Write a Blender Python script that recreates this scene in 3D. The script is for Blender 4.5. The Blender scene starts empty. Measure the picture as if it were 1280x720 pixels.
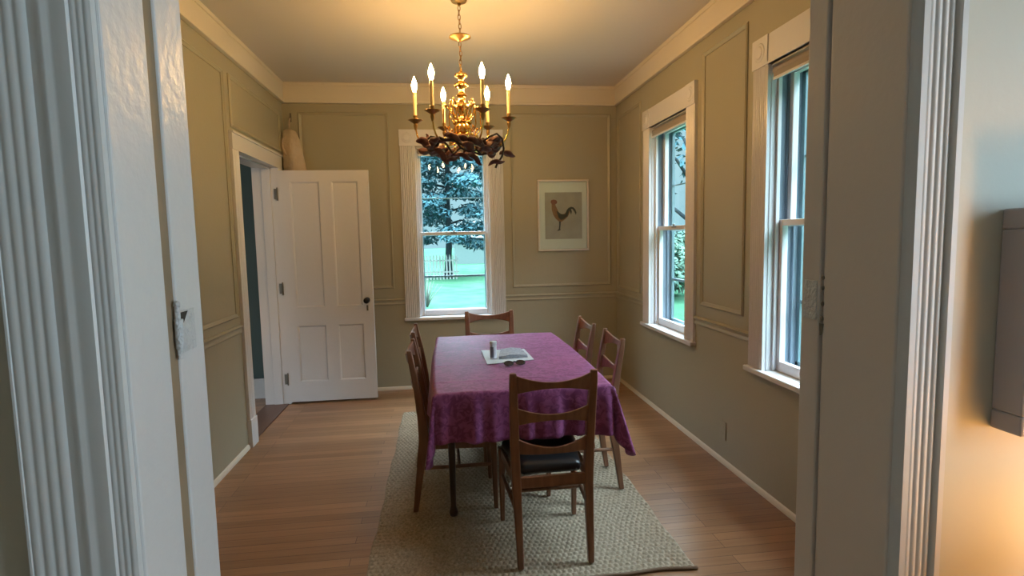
import bpy, bmesh, math, random
from mathutils import Vector, Matrix
PI = math.pi
random.seed(7)
scn = bpy.context.scene
C = scn.collection

# ------------------------------------------------------------------ camera
f_px, pitch, yaw, roll = 690.13, .0921, .1225, -.0203
Fw = Vector((math.sin(yaw)*math.cos(pitch), math.cos(yaw)*math.cos(pitch), -math.sin(pitch)))
R0 = Vector((math.cos(yaw), -math.sin(yaw), 0)); U0 = R0.cross(Fw)
Rr = R0*math.cos(roll) + U0*math.sin(roll); Ur = -R0*math.sin(roll) + U0*math.cos(roll)
cd = bpy.data.cameras.new('camera'); cam = bpy.data.objects.new('camera', cd); C.objects.link(cam)
cd.sensor_width = 36; cd.lens = f_px/1280*36; cd.clip_start = .02; cd.clip_end = 500
cam.matrix_world = Matrix(((Rr.x, Ur.x, -Fw.x, 0), (Rr.y, Ur.y, -Fw.y, 0), (Rr.z, Ur.z, -Fw.z, 1.45), (0, 0, 0, 1)))
scn.camera = cam
scn.view_settings.view_transform = 'Standard'; scn.view_settings.look = 'None'
scn.view_settings.exposure = 0.65; scn.view_settings.gamma = 1
scn.view_settings.use_curve_mapping = False

# ------------------------------------------------------------------ world: overcast sky, brighter towards the zenith
SKY_LOW, SKY_HIGH = 0.55, 20.0
w = bpy.data.worlds.new('sky'); scn.world = w; w.use_nodes = True
nt = w.node_tree; nt.nodes.clear()
def wn(t): return nt.nodes.new(t)
tc = wn('ShaderNodeTexCoord'); sp = wn('ShaderNodeSeparateXYZ'); mr = wn('ShaderNodeMapRange')
mr.interpolation_type = 'SMOOTHSTEP'
mr.inputs[1].default_value = .30; mr.inputs[2].default_value = .65
mr.inputs[3].default_value = SKY_LOW; mr.inputs[4].default_value = SKY_HIGH
cr = wn('ShaderNodeValToRGB'); e = cr.color_ramp.elements
e[0].position = 0; e[0].color = (.52, .86, .98, 1); e[1].position = .6; e[1].color = (.76, .88, 1, 1)
bg = wn('ShaderNodeBackground'); wo = wn('ShaderNodeOutputWorld')
L = nt.links.new
L(tc.outputs['Generated'], sp.inputs[0]); L(sp.outputs[2], mr.inputs[0]); L(sp.outputs[2], cr.inputs[0])
L(cr.outputs[0], bg.inputs[0]); L(mr.outputs[0], bg.inputs[1]); L(bg.outputs[0], wo.inputs[0])

BULB, LAMP = 225.0, 28.0        # chandelier bulb emission, table lamp power (W)
ADDED_DAYLIGHT = 56.0                # power of the added area lamp standing in for near-room daylight (W)
def area(name, loc, rot, sx, sy, power=0, col=(1, 1, 1), portal=False):
    l = bpy.data.lights.new(name, 'AREA'); l.shape = 'RECTANGLE'; l.size = sx; l.size_y = sy
    l.energy = power; l.color = col
    o = bpy.data.objects.new(name, l); C.objects.link(o); o.location = loc; o.rotation_euler = rot
    if portal: l.cycles.is_portal = True
    return o
area('near_room_added_light', (2.45, -.5, 1.5), (PI/2, 0, PI/2), .95, 1.55, ADDED_DAYLIGHT, (.72, .85, 1.0))  # added lamp outside the unseen side window, lights the left jamb

# ------------------------------------------------------------------ materials
def mat(name, col, rough=.5, metal=0, spec=.5, bump=None, var=None, sheen=0, coat=0, emit=None, scale3=(1,1,1), coords='Object'):
    m = bpy.data.materials.new(name); m.use_nodes = True; t = m.node_tree; n = t.nodes; b = n['Principled BSDF']
    b.inputs['Base Color'].default_value = (*col, 1); b.inputs['Roughness'].default_value = rough
    b.inputs['Metallic'].default_value = metal; b.inputs['Specular IOR Level'].default_value = spec
    b.inputs['Coat Weight'].default_value = coat; b.inputs['Sheen Weight'].default_value = sheen
    tcn = n.new('ShaderNodeTexCoord'); mp = n.new('ShaderNodeMapping'); mp.inputs['Scale'].default_value = scale3
    t.links.new(tcn.outputs[coords], mp.inputs[0])
    if var:      # (scale, second colour, detail)
        nz = n.new('ShaderNodeTexNoise'); nz.inputs['Scale'].default_value = var[0]; nz.inputs['Detail'].default_value = var[2]
        rp = n.new('ShaderNodeValToRGB'); rp.color_ramp.elements[0].position = .35; rp.color_ramp.elements[1].position = .65
        rp.color_ramp.elements[0].color = (*col, 1); rp.color_ramp.elements[1].color = (*var[1], 1)
        t.links.new(mp.outputs[0], nz.inputs[0]); t.links.new(nz.outputs['Fac'], rp.inputs[0]); t.links.new(rp.outputs[0], b.inputs['Base Color'])
    if bump:     # (scale, strength, distance)
        nz = n.new('ShaderNodeTexNoise'); nz.inputs['Scale'].default_value = bump[0]; nz.inputs['Detail'].default_value = 3
        bp = n.new('ShaderNodeBump'); bp.inputs['Strength'].default_value = bump[1]; bp.inputs['Distance'].default_value = bump[2]
        t.links.new(mp.outputs[0], nz.inputs[0]); t.links.new(nz.outputs['Fac'], bp.inputs['Height']); t.links.new(bp.outputs[0], b.inputs['Normal'])
    if emit:
        b.inputs['Emission Color'].default_value = (*emit[0], 1); b.inputs['Emission Strength'].default_value = emit[1]
    return m
M = {}
M['wall'] = mat('sage_wall_paint', (.365, .337, .247), .42, bump=(60, .25, .002), coords='Object')
M['trimwall'] = mat('sage_trim_paint', (.365, .337, .247), .35)
M['white'] = mat('white_gloss_paint', (.66, .655, .675), .24, bump=(35, .3, .002))
M['jamb'] = mat('jamb_gloss_paint', (.64, .64, .65), .36, bump=(45, .45, .004))
M['crown'] = mat('cream_crown_paint', (.66, .60, .50), .45)
M['ceil'] = mat('ceiling_paint', (.60, .56, .50), .6, bump=(90, .2, .001))
M['near'] = mat('near_room_wall_paint', (.52, .51, .44), .5, bump=(60, .2, .002))
M['teal'] = mat('teal_hall_paint', (.055, .10, .10), .5)
M['tan'] = mat('tan_gap_shade', (.24, .175, .11), .6, var=(8, (.30, .22, .14), 3))  # tan paints the shade of a deep gap in the jamb
M['walnut'] = mat('walnut_chair_wood', (.175, .078, .042), .36, var=(6, (.25, .118, .064), 5), scale3=(6, 6, .7), coat=.15)
M['darkwood'] = mat('dark_table_wood', (.035, .018, .014), .35, var=(6, (.06, .03, .02), 4), scale3=(4, 4, .7))
M['vinyl'] = mat('black_seat_vinyl', (.012, .012, .014), .33, bump=(200, .15, .001))
M['brass'] = mat('polished_brass', (.85, .53, .16), .16, 1)
M['dbrass'] = mat('aged_brass', (.34, .21, .08), .35, 1)
M['sleeve'] = mat('ivory_candle_sleeve', (.75, .55, .28), .5)
M['bulb'] = mat('glowing_bulb', (1, .8, .5), .3, emit=((1, .57, .2), BULB))
M['vine'] = mat('dried_dark_leaf', (.095, .032, .030), .6, var=(30, (.16, .065, .055), 3), bump=(60, .5, .004))
M['vinestem'] = mat('dark_vine_stem', (.03, .015, .015), .6)
M['iron'] = mat('dark_iron', (.03, .028, .027), .4, .8)
M['hinge'] = mat('painted_hinge_metal', (.17, .16, .14), .45, .4)
M['paintedhinge'] = mat('paint_caked_hinge', (.58, .59, .61), .35, bump=(160, 1.0, .006))
M['dark'] = mat('dark_recess', (.02, .017, .015), .7)
M['bag'] = mat('beige_canvas', (.52, .43, .34), .85, bump=(18, .7, .02), var=(5, (.44, .36, .27), 3))
M['paper'] = mat('white_paper', (.62, .68, .74), .6)
M['news'] = mat('newsprint', (.30, .33, .40), .8, var=(70, (.45, .48, .55), 3))
M['label'] = mat('grey_label', (.17, .19, .25), .5)
M['plasticw'] = mat('white_plastic', (.74, .78, .84), .35)
M['lens'] = mat('dark_lens', (.012, .01, .018), .12)
M['frame'] = mat('white_picture_frame', (.68, .62, .58), .35)
M['matboard'] = mat('ivory_mat_board', (.74, .68, .64), .7)
M['print'] = mat('aged_print_paper', (.46, .37, .32), .8, var=(9, (.40, .32, .28), 4))
M['r1'] = mat('rooster_russet', (.22, .09, .05), .8, var=(60, (.28, .13, .06), 3))
M['r2'] = mat('rooster_dark_feather', (.05, .045, .045), .8)
M['r3'] = mat('rooster_red_comb', (.22, .07, .05), .8)
M['shade'] = mat('taupe_roller_fabric', (.30, .26, .23), .8)
M['grass'] = mat('lawn_grass', (.022, .068, .040), .9, var=(1.1, (.036, .092, .055), 9), bump=(25, .6, .05), spec=0)
M['bark'] = mat('tree_bark', (.02, .03, .035), .9, bump=(10, .6, .03), spec=0)
M['leafc'] = mat('blue_green_needles', (.028, .074, .092), .8, var=(1.5, (.045, .105, .12), 3), spec=0)
M['leafg'] = mat('pale_green_leaves', (.05, .095, .08), .8, var=(2, (.07, .125, .09), 3), spec=0)
M['twig'] = mat('bare_twigs', (.06, .07, .06), .8)
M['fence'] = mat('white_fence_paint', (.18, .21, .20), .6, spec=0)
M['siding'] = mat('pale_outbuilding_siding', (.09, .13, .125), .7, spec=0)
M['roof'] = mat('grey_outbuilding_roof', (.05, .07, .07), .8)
M['lampshade'] = mat('cream_lampshade', (.8, .62, .38), .8, emit=((1, .48, .11), 5.0))
M['sidetable'] = mat('brown_side_table', (.14, .07, .035), .4)
M['greyframe'] = mat('greige_picture_frame', (.32, .29, .29), .45)
M['artpaper'] = mat('pinkish_art_paper', (.5, .42, .40), .7)

def glass_mat():
    m = bpy.data.materials.new('window_glass'); m.use_nodes = True; t = m.node_tree; n = t.nodes; n.clear()
    tr = n.new('ShaderNodeBsdfTransparent'); tr.inputs[0].default_value = (.92, .985, .985, 1)
    gl = n.new('ShaderNodeBsdfGlossy'); gl.inputs['Roughness'].default_value = .02
    fr = n.new('ShaderNodeFresnel'); fr.inputs[0].default_value = 1.3
    mx = n.new('ShaderNodeMixShader'); o = n.new('ShaderNodeOutputMaterial')
    ge = n.new('ShaderNodeNewGeometry'); mm = n.new('ShaderNodeMath'); mm.operation = 'SUBTRACT'; mm.use_clamp = True
    t.links.new(fr.outputs[0], mm.inputs[0]); t.links.new(ge.outputs['Backfacing'], mm.inputs[1])
    t.links.new(mm.outputs[0], mx.inputs[0]); t.links.new(tr.outputs[0], mx.inputs[1]); t.links.new(gl.outputs[0], mx.inputs[2]); t.links.new(mx.outputs[0], o.inputs[0])
    return m
M['glass'] = glass_mat()

def floor_mat():
    m = bpy.data.materials.new('oak_strip_floor'); m.use_nodes = True; t = m.node_tree; n = t.nodes; b = n['Principled BSDF']
    tcn = n.new('ShaderNodeTexCoord'); br = n.new('ShaderNodeTexBrick')
    br.inputs['Scale'].default_value = 1; br.inputs['Brick Width'].default_value = 1.25; br.inputs['Row Height'].default_value = .062
    br.inputs['Mortar Size'].default_value = .0018; br.inputs['Mortar Smooth'].default_value = .3; br.offset = .37; br.offset_frequency = 3
    br.inputs['Color1'].default_value = (.43, .228, .115, 1); br.inputs['Color2'].default_value = (.30, .155, .075, 1); br.inputs['Mortar'].default_value = (.16, .08, .04, 1)
    mp = n.new('ShaderNodeMapping'); mp.inputs['Scale'].default_value = (1.5, 28, 1)
    nz = n.new('ShaderNodeTexNoise'); nz.inputs['Scale'].default_value = 2; nz.inputs['Detail'].default_value = 6
    mx = n.new('ShaderNodeMix'); mx.data_type = 'RGBA'; mx.blend_type = 'MULTIPLY'; mx.inputs[0].default_value = .6
    rp = n.new('ShaderNodeValToRGB'); rp.color_ramp.elements[0].position = .3; rp.color_ramp.elements[0].color = (.68, .64, .6, 1); rp.color_ramp.elements[1].position = .7
    L = t.links.new
    L(tcn.outputs['Object'], br.inputs[0]); L(tcn.outputs['Object'], mp.inputs[0]); L(mp.outputs[0], nz.inputs[0]); L(nz.outputs['Fac'], rp.inputs[0])
    L(br.outputs['Color'], mx.inputs[6]); L(rp.outputs[0], mx.inputs[7]); L(mx.outputs[2], b.inputs['Base Color'])
    n2 = n.new('ShaderNodeTexNoise'); n2.inputs['Scale'].default_value = 3; n2.inputs['Detail'].default_value = 4
    mr = n.new('ShaderNodeMapRange'); mr.inputs[3].default_value = .25; mr.inputs[4].default_value = .42
    L(tcn.outputs['Object'], n2.inputs[0]); L(n2.outputs['Fac'], mr.inputs[0]); L(mr.outputs[0], b.inputs['Roughness'])
    bp = n.new('ShaderNodeBump'); bp.inputs['Strength'].default_value = .35; bp.inputs['Distance'].default_value = .003; bp.invert = True
    L(br.outputs['Fac'], bp.inputs['Height']); L(bp.outputs[0], b.inputs['Normal'])
    return m
M['floor'] = floor_mat()

def cloth_mat():
    m = mat('plum_damask_cloth', (.20, .045, .115), .5, sheen=.08, spec=.3)
    t = m.node_tree; n = t.nodes; b = n['Principled BSDF']; L = t.links.new
    tcn = n.new('ShaderNodeTexCoord')
    nz = n.new('ShaderNodeTexNoise'); nz.inputs['Scale'].default_value = 26; nz.inputs['Detail'].default_value = 5; nz.inputs['Distortion'].default_value = 1.6
    rp = n.new('ShaderNodeValToRGB'); rp.color_ramp.elements[0].position = .44; rp.color_ramp.elements[1].position = .56
    rp.color_ramp.elements[0].color = (.205, .046, .155, 1); rp.color_ramp.elements[1].color = (.32, .092, .245, 1)
    L(tcn.outputs['Object'], nz.inputs[0]); L(nz.outputs['Fac'], rp.inputs[0]); L(rp.outputs[0], b.inputs['Base Color'])
    mr = n.new('ShaderNodeMapRange'); mr.inputs[3].default_value = .42; mr.inputs[4].default_value = .6
    L(nz.outputs['Fac'], mr.inputs[0]); L(mr.outputs[0], b.inputs['Roughness'])
    n2 = n.new('ShaderNodeTexNoise'); n2.inputs['Scale'].default_value = 5; n2.inputs['Detail'].default_value = 3
    bp = n.new('ShaderNodeBump'); bp.inputs['Strength'].default_value = .5; bp.inputs['Distance'].default_value = .01
    L(tcn.outputs['Object'], n2.inputs[0]); L(n2.outputs['Fac'], bp.inputs['Height']); L(bp.outputs[0], b.inputs['Normal'])
    return m
M['cloth'] = cloth_mat()

def jute_mat():
    m = mat('woven_jute', (.36, .30, .215), .95)
    t = m.node_tree; n = t.nodes; b = n['Principled BSDF']; L = t.links.new
    tcn = n.new('ShaderNodeTexCoord')
    nz = n.new('ShaderNodeTexNoise'); nz.inputs['Scale'].default_value = 90; nz.inputs['Detail'].default_value = 3
    rp = n.new('ShaderNodeValToRGB'); rp.color_ramp.elements[0].position = .3; rp.color_ramp.elements[1].position = .7
    rp.color_ramp.elements[0].color = (.26, .205, .14, 1); rp.color_ramp.elements[1].color = (.46, .37, .27, 1)
    L(tcn.outputs['Object'], nz.inputs[0]); L(nz.outputs['Fac'], rp.inputs[0]); L(rp.outputs[0], b.inputs['Base Color'])
    return m
M['jute'] = jute_mat()

# ------------------------------------------------------------------ mesh helpers
class MB:
    """collects shapes into ONE mesh"""
    def __init__(s): s.v = []; s.f = []
    def add(s, vs, fs):
        k = len(s.v); s.v += [tuple(v) for v in vs]; s.f += [tuple(i+k for i in f) for f in fs]
    def box(s, x0, x1, y0, y1, z0, z1):
        s.add([(x0,y0,z0),(x1,y0,z0),(x1,y1,z0),(x0,y1,z0),(x0,y0,z1),(x1,y0,z1),(x1,y1,z1),(x0,y1,z1)],
              [(0,3,2,1),(4,5,6,7),(0,1,5,4),(1,2,6,5),(2,3,7,6),(3,0,4,7)])
    def loft(s, rings, caps=True, closed=False):
        n = len(rings[0]); vs = [p for r in rings for p in r]; fs = []
        m = len(rings)
        for i in range(m if closed else m-1):
            a, b = i*n, ((i+1) % m)*n
            for j in range(n):
                k = (j+1) % n; fs.append((a+j, a+k, b+k, b+j))
        if caps and not closed:
            fs.append(tuple(range(n-1, -1, -1))); fs.append(tuple((m-1)*n+j for j in range(n)))
        s.add(vs, fs)
    def prism(s, poly, axis, a0, a1):
        """poly: 2D points in the two other axes (cyclic order), extruded along axis"""
        def P(p, a):
            return {'x': (a, p[0], p[1]), 'y': (p[0], a, p[1]), 'z': (p[0], p[1], a)}[axis]
        s.loft([[P(p, a0) for p in poly], [P(p, a1) for p in poly]])
    def lathe(s, prof, c=(0, 0, 0), n=20):
        s.loft([[(c[0]+r*math.cos(2*PI*j/n), c[1]+r*math.sin(2*PI*j/n), c[2]+z) for j in range(n)] for r, z in prof])
    def tube(s, pts, r, n=8, closed=False):
        pts = [Vector(p) for p in pts]; rings = []; up = None
        m = len(pts)
        for i, p in enumerate(pts):
            if closed: d = pts[(i+1) % m]-pts[i-1]
            else: d = pts[min(i+1, m-1)]-pts[max(i-1, 0)]
            d.normalize()
            if up is None:
                a = Vector((0, 0, 1)) if abs(d.z) < .9 else Vector((1, 0, 0)); up = (a-d*a.dot(d)).normalized()
            else: up = (up-d*up.dot(d)).normalized()
            q = d.cross(up); rr = r[i] if isinstance(r, (list, tuple)) else r
            rings.append([p+up*rr*math.cos(2*PI*j/n)+q*rr*math.sin(2*PI*j/n) for j in range(n)])
        s.loft(rings, closed=closed)
    def ball(s, c, rx, ry, rz, n=12, m=8, rot=None):
        R = rot or Matrix.Identity(3); c = Vector(c)
        rings = []
        for i in range(m+1):
            t = PI*(i/m); t = min(max(t, .02), PI-.02)
            rings.append([c+R @ Vector((rx*math.sin(t)*math.cos(2*PI*j/n), ry*math.sin(t)*math.sin(2*PI*j/n), -rz*math.cos(t))) for j in range(n)])
        s.loft(rings)
    def build(s, name, m, parent=None, smooth=False, bevel=0, seg=2, sub=0):
        me = bpy.data.meshes.new(name); me.from_pydata(s.v, [], s.f); me.update()
        bm = bmesh.new(); bm.from_mesh(me); bmesh.ops.recalc_face_normals(bm, faces=bm.faces); bm.to_mesh(me); bm.free()
        mats = m if isinstance(m, list) else [m]
        for q in mats: me.materials.append(q)
        o = bpy.data.objects.new(name, me); C.objects.link(o)
        if smooth:
            for p in me.polygons: p.use_smooth = True
            if smooth == 'auto': me.set_sharp_from_angle(angle=math.radians(38))
        if bevel:
            b = o.modifiers.new('bevel', 'BEVEL'); b.width = bevel; b.segments = seg; b.limit_method = 'ANGLE'; b.angle_limit = math.radians(35)
        if sub:
            b = o.modifiers.new('sub', 'SUBSURF'); b.levels = sub; b.render_levels = sub
        if parent: o.parent = parent
        return o
def empty(name, loc=(0, 0, 0), rz=0):
    o = bpy.data.objects.new(name, None); C.objects.link(o); o.location = loc; o.rotation_euler = (0, 0, rz); o.empty_display_size = .1
    return o
def tag(o, label, cat, group=None, kind=None):
    o['label'] = label; o['category'] = cat
    if group: o['group'] = group
    if kind: o['kind'] = kind
    return o
def struct(o, label=None, cat=None):
    o['kind'] = 'structure'
    if label: o['label'] = label
    if cat: o['category'] = cat
    return o
def copy_tree(o, parent=None):
    c = o.copy(); C.objects.link(c)
    if parent: c.parent = parent
    for ch in list(o.children): copy_tree(ch, c)
    return c

# ------------------------------------------------------------------ the room shell
XL, XR, YB, ZC, ZCR = -1.409, 1.718, 5.344, 2.88, 2.70
YN, YF, YW = .654, .866, .68        # doorway: front of casing, room face, near-room wall face
JL, JR = -.359, .603                # jamb faces
WT = .17                            # outer wall thickness
WZ0, WZ1 = .70, 2.31                # window openings

m = MB(); m.box(-3.6, 2.3, -3.05, 5.53, -.1, 0)
struct(m.build('floor', M['floor']), 'light brown oak strip floor with glossy finish', 'floor')
m = MB(); m.box(-3.6, 2.3, -3.05, 5.53, ZC, ZC+.1)
struct(m.build('ceiling', M['ceil']), 'cream white painted ceiling', 'ceiling')
def wall_with_holes(name, mt, axis, a0, a1, t0, t1, holes, label, zt=ZC):
    """axis 'x': runs along x, thickness in y (t0..t1)"""
    m = MB()
    def bx(p, q, z0, z1):
        if q-p < 1e-4 or z1-z0 < 1e-4: return
        if axis == 'x': m.box(p, q, t0, t1, z0, z1)
        else: m.box(t0, t1, p, q, z0, z1)
    c = a0
    for (h0, h1, z0, z1) in sorted(holes):
        bx(c, h0, 0, zt); bx(h0, h1, 0, z0); bx(h0, h1, z1, zt); c = h1
    bx(c, a1, 0, zt)
    return struct(m.build(name, mt), label, 'wall')
BW = (-.235, .455)                              # back window opening in x
W1 = (3.735, 4.425); W2 = (2.07, 2.76)          # right wall window openings in y
DR = (4.12, 5.035)                             # hall doorway in y
wall_with_holes('wall_back', M['wall'], 'x', XL-.18, XR+WT, YB, YB+WT, [(BW[0], BW[1], WZ0-.027, WZ1)], 'sage green back wall with one window and raised panel moulding')
wall_with_holes('wall_right', M['wall'], 'y', YF, YB, XR, XR+WT, [(W1[0], W1[1], WZ0-.027, WZ1), (W2[0], W2[1], WZ0-.027, WZ1)], 'sage green right wall with two tall windows')
wall_with_holes('wall_left', M['wall'], 'y', YF, YB, XL-.18, XL, [(DR[0]-.0195, DR[1]+.0195, 0, 2.1045)], 'sage green left wall with hall doorway')
# wall between the two rooms; the dining side is sage, the near side cream: two skins
wall_with_holes('wall_front', M['wall'], 'x', XL-.18, XR+WT, YF-.03, YF-.001, [(JL-.04, JR+.04, 0, 2.3)], 'dining side of the wall with the doorway')
wall_with_holes('wall_near', M['near'], 'x', -2.2, 2.3, YW, YF-.032, [(JL-.04, JR+.04, 0, 2.3)], 'pale cream wall around the doorway the photo looks through')
wall_with_holes('wall_near_left', M['near'], 'y', -3, YW, -2.35, -2.2, [], 'left wall of the near room')
wall_with_holes('wall_near_right', M['near'], 'y', -3, YW, 2.2, 2.37, [(-.845, -.155, WZ0-.027, WZ1)], 'right wall of the near room')
wall_with_holes('wall_near_back', M['near'], 'x', -2.35, 2.3, -3.2, -3.05, [], 'back wall of the near room behind the viewer')
# hall behind the open door
wall_with_holes('wall_hall', M['teal'], 'x', -3.4, XL-.181, 5.30, 5.4, [], 'dark teal wall of the hall beyond the open door')
wall_with_holes('wall_hall_side', M['teal'], 'y', 2.6, 5.4, -3.4, -3.3, [], 'dark teal side wall of the hall')
m = MB(); m.box(-3.3, XL-.182, 5.275, 5.30, 0, .19); m.box(-3.3, XL-.182, 5.27, 5.30, .17, .19)
struct(m.build('baseboard_hall', M['white'], bevel=.003))

# crown band: flat frieze with a small bed moulding
m = MB()
for (x0, x1, y0, y1) in ((XL, XR, YB-.022, YB), (XL, XL+.022, YF, YB), (XR-.022, XR, YF, YB), (XL, XR, YF, YF+.022)):
    m.box(x0, x1, y0, y1, ZCR, ZC)
for d, z0, z1 in ((.034, ZCR-.004, ZCR+.018), (.03, ZC-.03, ZC)):
    m.box(XL, XR, YB-d, YB, z0, z1); m.box(XL, XL+d, YF, YB, z0, z1); m.box(XR-d, XR, YF, YB, z0, z1)
struct(m.build('trim_1', M['crown'], bevel=.004), 'wide cream crown band around the ceiling', 'crown moulding')
# quarter round at the floor
m = MB()
q = [(0, 0), (.016, 0), (.014, .012), (.008, .024), (0, .03)]
m.prism([(XR-a, b) for a, b in q], 'y', YF, YB); struct(m.build('baseboard_right', M['crown']))
m = MB(); m.prism([(YB-a, b) for a, b in q], 'x', XL+.06, XR); struct(m.build('baseboard_back', M['crown']))
m = MB(); m.prism([(XL+a, b) for a, b in q], 'y', YF, DR[0]-.135); struct(m.build('baseboard_left', M['crown']))

# chair rail: two thin beads on a flat, following each wall, stopping at the casings
def rail_profile(n, w0, sgn):   # polygon (offset from wall, z)
    pr = [(0, .828), (.010, .828), (.014, .834), (.012, .842), (.009, .848), (.009, .862), (.018, .868), (.020, .876), (.012, .884), (0, .886)]
    return [(w0+sgn*a, b) for a, b in pr]
CW = .138                        # casing width
def rail(k, axis, w0, sgn, spans):
    m = MB()
    for a, b in spans: m.prism(rail_profile(0, w0, sgn), axis, a, b)
    struct(m.build('trim_%d' % k, M['trimwall']), 'sage painted chair rail', 'chair rail')
rail(2, 'x', YB, -1, [(XL, BW[0]-CW), (BW[1]+CW, XR)])
rail(3, 'y', XR, -1, [(YF, W2[0]-CW), (W2[1]+CW, W1[0]-CW), (W1[1]+CW, YB)])
rail(4, 'y', XL, 1, [(YF, DR[0]-.135)])
# picture-frame panel mouldings
def panel(m, axis, w0, sgn, a0, a1, z0, z1, wd=.028, dp=.014):
    pr = [(0, 0), (dp*.5, 0), (dp, wd*.3), (dp*.7, wd*.55), (dp*.35, wd), (0, wd)]
    def P(a, o, z): return (a, w0+sgn*o, z) if axis == 'x' else (w0+sgn*o, a, z)
    rings = []
    for (a, z, da, dz) in ((a0, z0, 1, 1), (a1, z0, -1, 1), (a1, z1, -1, -1), (a0, z1, 1, -1)):
        rings.append([P(a+da*wo, o, z+dz*wo) for o, wo in pr])
    m.loft(rings, closed=True)
k = 5
for axis, w0, sgn, a0, a1, z0, z1, lab in (
        ('x', YB, -1, -1.273, -.47, .985, 2.62, 'panel moulding on back wall left of window'),
        ('x', YB, -1, .665, 1.655, .955, 2.62, 'panel moulding on back wall around the rooster picture'),
        ('y', XR, -1, 4.665, 5.285, .93, 2.585, 'panel moulding in the far right corner'),
        ('y', XR, -1, 2.985, 3.52, .965, 2.61, 'panel moulding between the two right windows'),
        ('y', XL, 1, 1.2, 3.945, .94, 2.585, 'long panel moulding on left wall'),
        ('y', XL, 1, 4.04, 5.22, 2.235, 2.59, 'small panel moulding above the open door')):
    m = MB(); panel(m, axis, w0, sgn, a0, a1, z0, z1)
    struct(m.build('trim_%d' % k, M['trimwall']), lab, 'panel moulding'); k += 1

# reeded casing profile: (across, out) with n half-round reeds
def reeded(w, d, n, flat=.012, rs=.5):
    pts = [(0, 0), (0, d), (flat*.6, d*1.15), (flat, d)]
    p = (w-2*flat)/n
    for i in range(n):
        x0 = flat+i*p
        for t in (.12, .3, .5, .7, .88): pts.append((x0+p*t, d-.004+(.007)*math.sin(PI*t)))
        pts.append((x0+p, d-.006))
    pts += [(w-flat, d), (w-flat*.6, d*1.15), (w, d), (w, 0)]
    return pts

# ------------------------------------------------------------------ windows
def window(k, loc, rz, w=.69, label=''):
    """local: origin on the wall face at the sill, middle of the opening; x along the wall, +y outwards"""
    r = empty('window_%d' % k, loc, rz); struct(r, label, 'window')
    h = WZ1-WZ0; a = w/2
    # casing (room side, y<0)
    for s in (-1, 1):
        m = MB(); pr = reeded(CW, .020, 6)
        m.prism([(s*(a+x), -y) for x, y in pr], 'z', -.002, h+.004)
        m.build('window_casing', M['white'], r, smooth='auto')
    m = MB(); m.box(-a, a, -.022, 0, h+.004, h+.155); m.box(-a, a, -.028, 0, h+.004, h+.016)
    for s in (-1, 1):
        x0, x1 = sorted((s*(a-.001), s*(a+CW+.003))); m.box(x0, x1, -.028, 0, h+.004, h+.155)
        cx = (x0+x1)/2
        for rr, yy in ((.05, .032), (.036, .036), (.02, .031)):
            m.loft([[(cx+rr*math.cos(2*PI*j/20), -.026, h+.08+rr*math.sin(2*PI*j/20)) for j in range(20)],
                    [(cx+(rr-.006)*math.cos(2*PI*j/20), -yy, h+.08+(rr-.006)*math.sin(2*PI*j/20)) for j in range(20)]])
    m.build('window_head', M['white'], r, bevel=.002)
    m = MB(); m.box(-a-CW-.012, a+CW+.012, -.045, 0.0, -.03, 0); m.box(-a+.001, a-.001, 0, WT, -.026, 0)
    m.build('window_sill', M['white'], r, bevel=.006)
    # jamb lining and stops
    m = MB()
    for s in (-1, 1):
        x0, x1 = sorted((s*(a-.004), s*(a+.002))); m.box(x0, x1, 0, WT, 0, h)
        for y0, y1, d in ((.030, .050, .016),):
            x0, x1 = sorted((s*(a-d-.004), s*(a-.003))); m.box(x0, x1, y0, y1, 0, h)
    m.box(-a, a, 0, WT, h-.004, h+.002); m.box(-a, a, .03, .05, h-.02, h)
    m.build('window_jamb', M['white'], r, bevel=.002)
    m = MB()
    for s in (-1, 1):
        for y0, y1, d in ((.087, .095, .013), (.131, WT+.01, .020)):
            x0, x1 = sorted((s*(a-d-.004), s*(a-.003))); m.box(x0, x1, y0, y1, .001, h-.005)
        x0, x1 = sorted((s*(a-.0065), s*(a-.003))); m.box(x0, x1, .052, WT, .001, h-.005)
    m.build('sash_track', M['track'], r)
    def sash(z0, z1, y0, y1, br, tr, name):
        b = a-.006; st = .038
        m = MB(); m.box(-b, -b+st, y0, y1, z0, z1); m.box(b-st, b, y0, y1, z0, z1)
        m.box(-b+st, b-st, y0, y1, z0, z0+br); m.box(-b+st, b-st, y0, y1, z1-tr, z1)
        s_ = m.build('window_sash', M['white'], r, bevel=.004)
        g = MB(); ym = (y0+y1)/2; g.box(-b+st, b-st, ym-.0015, ym+.0015, z0+br, z1-tr); g.build('pane', M['glass'], s_)
        return s_
    mid = .795
    lo = sash(0.001, mid+.018, .052, .086, .055, .032, 'lower')
    sash(mid-.018, h-.002, .096, .130, .032, .05, 'upper')
    m = MB(); m.box(-.03, .03, .040, .052, mid+.002, mid+.014); m.ball((0, .046, mid+.024), .012, .01, .008); m.build('sash_lock', M['hinge'], lo)
    # storm window frame outside, with two cross bars
    m = MB(); y0, y1 = WT-.012, WT+.012; c = a-.02
    m.box(-c, -c+.03, y0, y1, .01, h-.01); m.box(c-.03, c, y0, y1, .01, h-.01); m.box(-c, c, y0, y1, .01, .05); m.box(-c, c, y0, y1, h-.05, h-.01)
    m.box(-c, c, y0+.004, y1-.004, .365, .385); m.box(-c, c, y0+.006, y1-.006, 1.135, 1.145)
    m.build('storm_frame', M['stormmetal'], r, bevel=.002)
    return r
M['stormmetal'] = mat('storm_window_metal', (.16, .24, .27), .4, .3)
M['track'] = mat('blue_grey_sash_track', (.17, .22, .28), .6)  # plain blue-grey, darker than the white jamb lining
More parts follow.
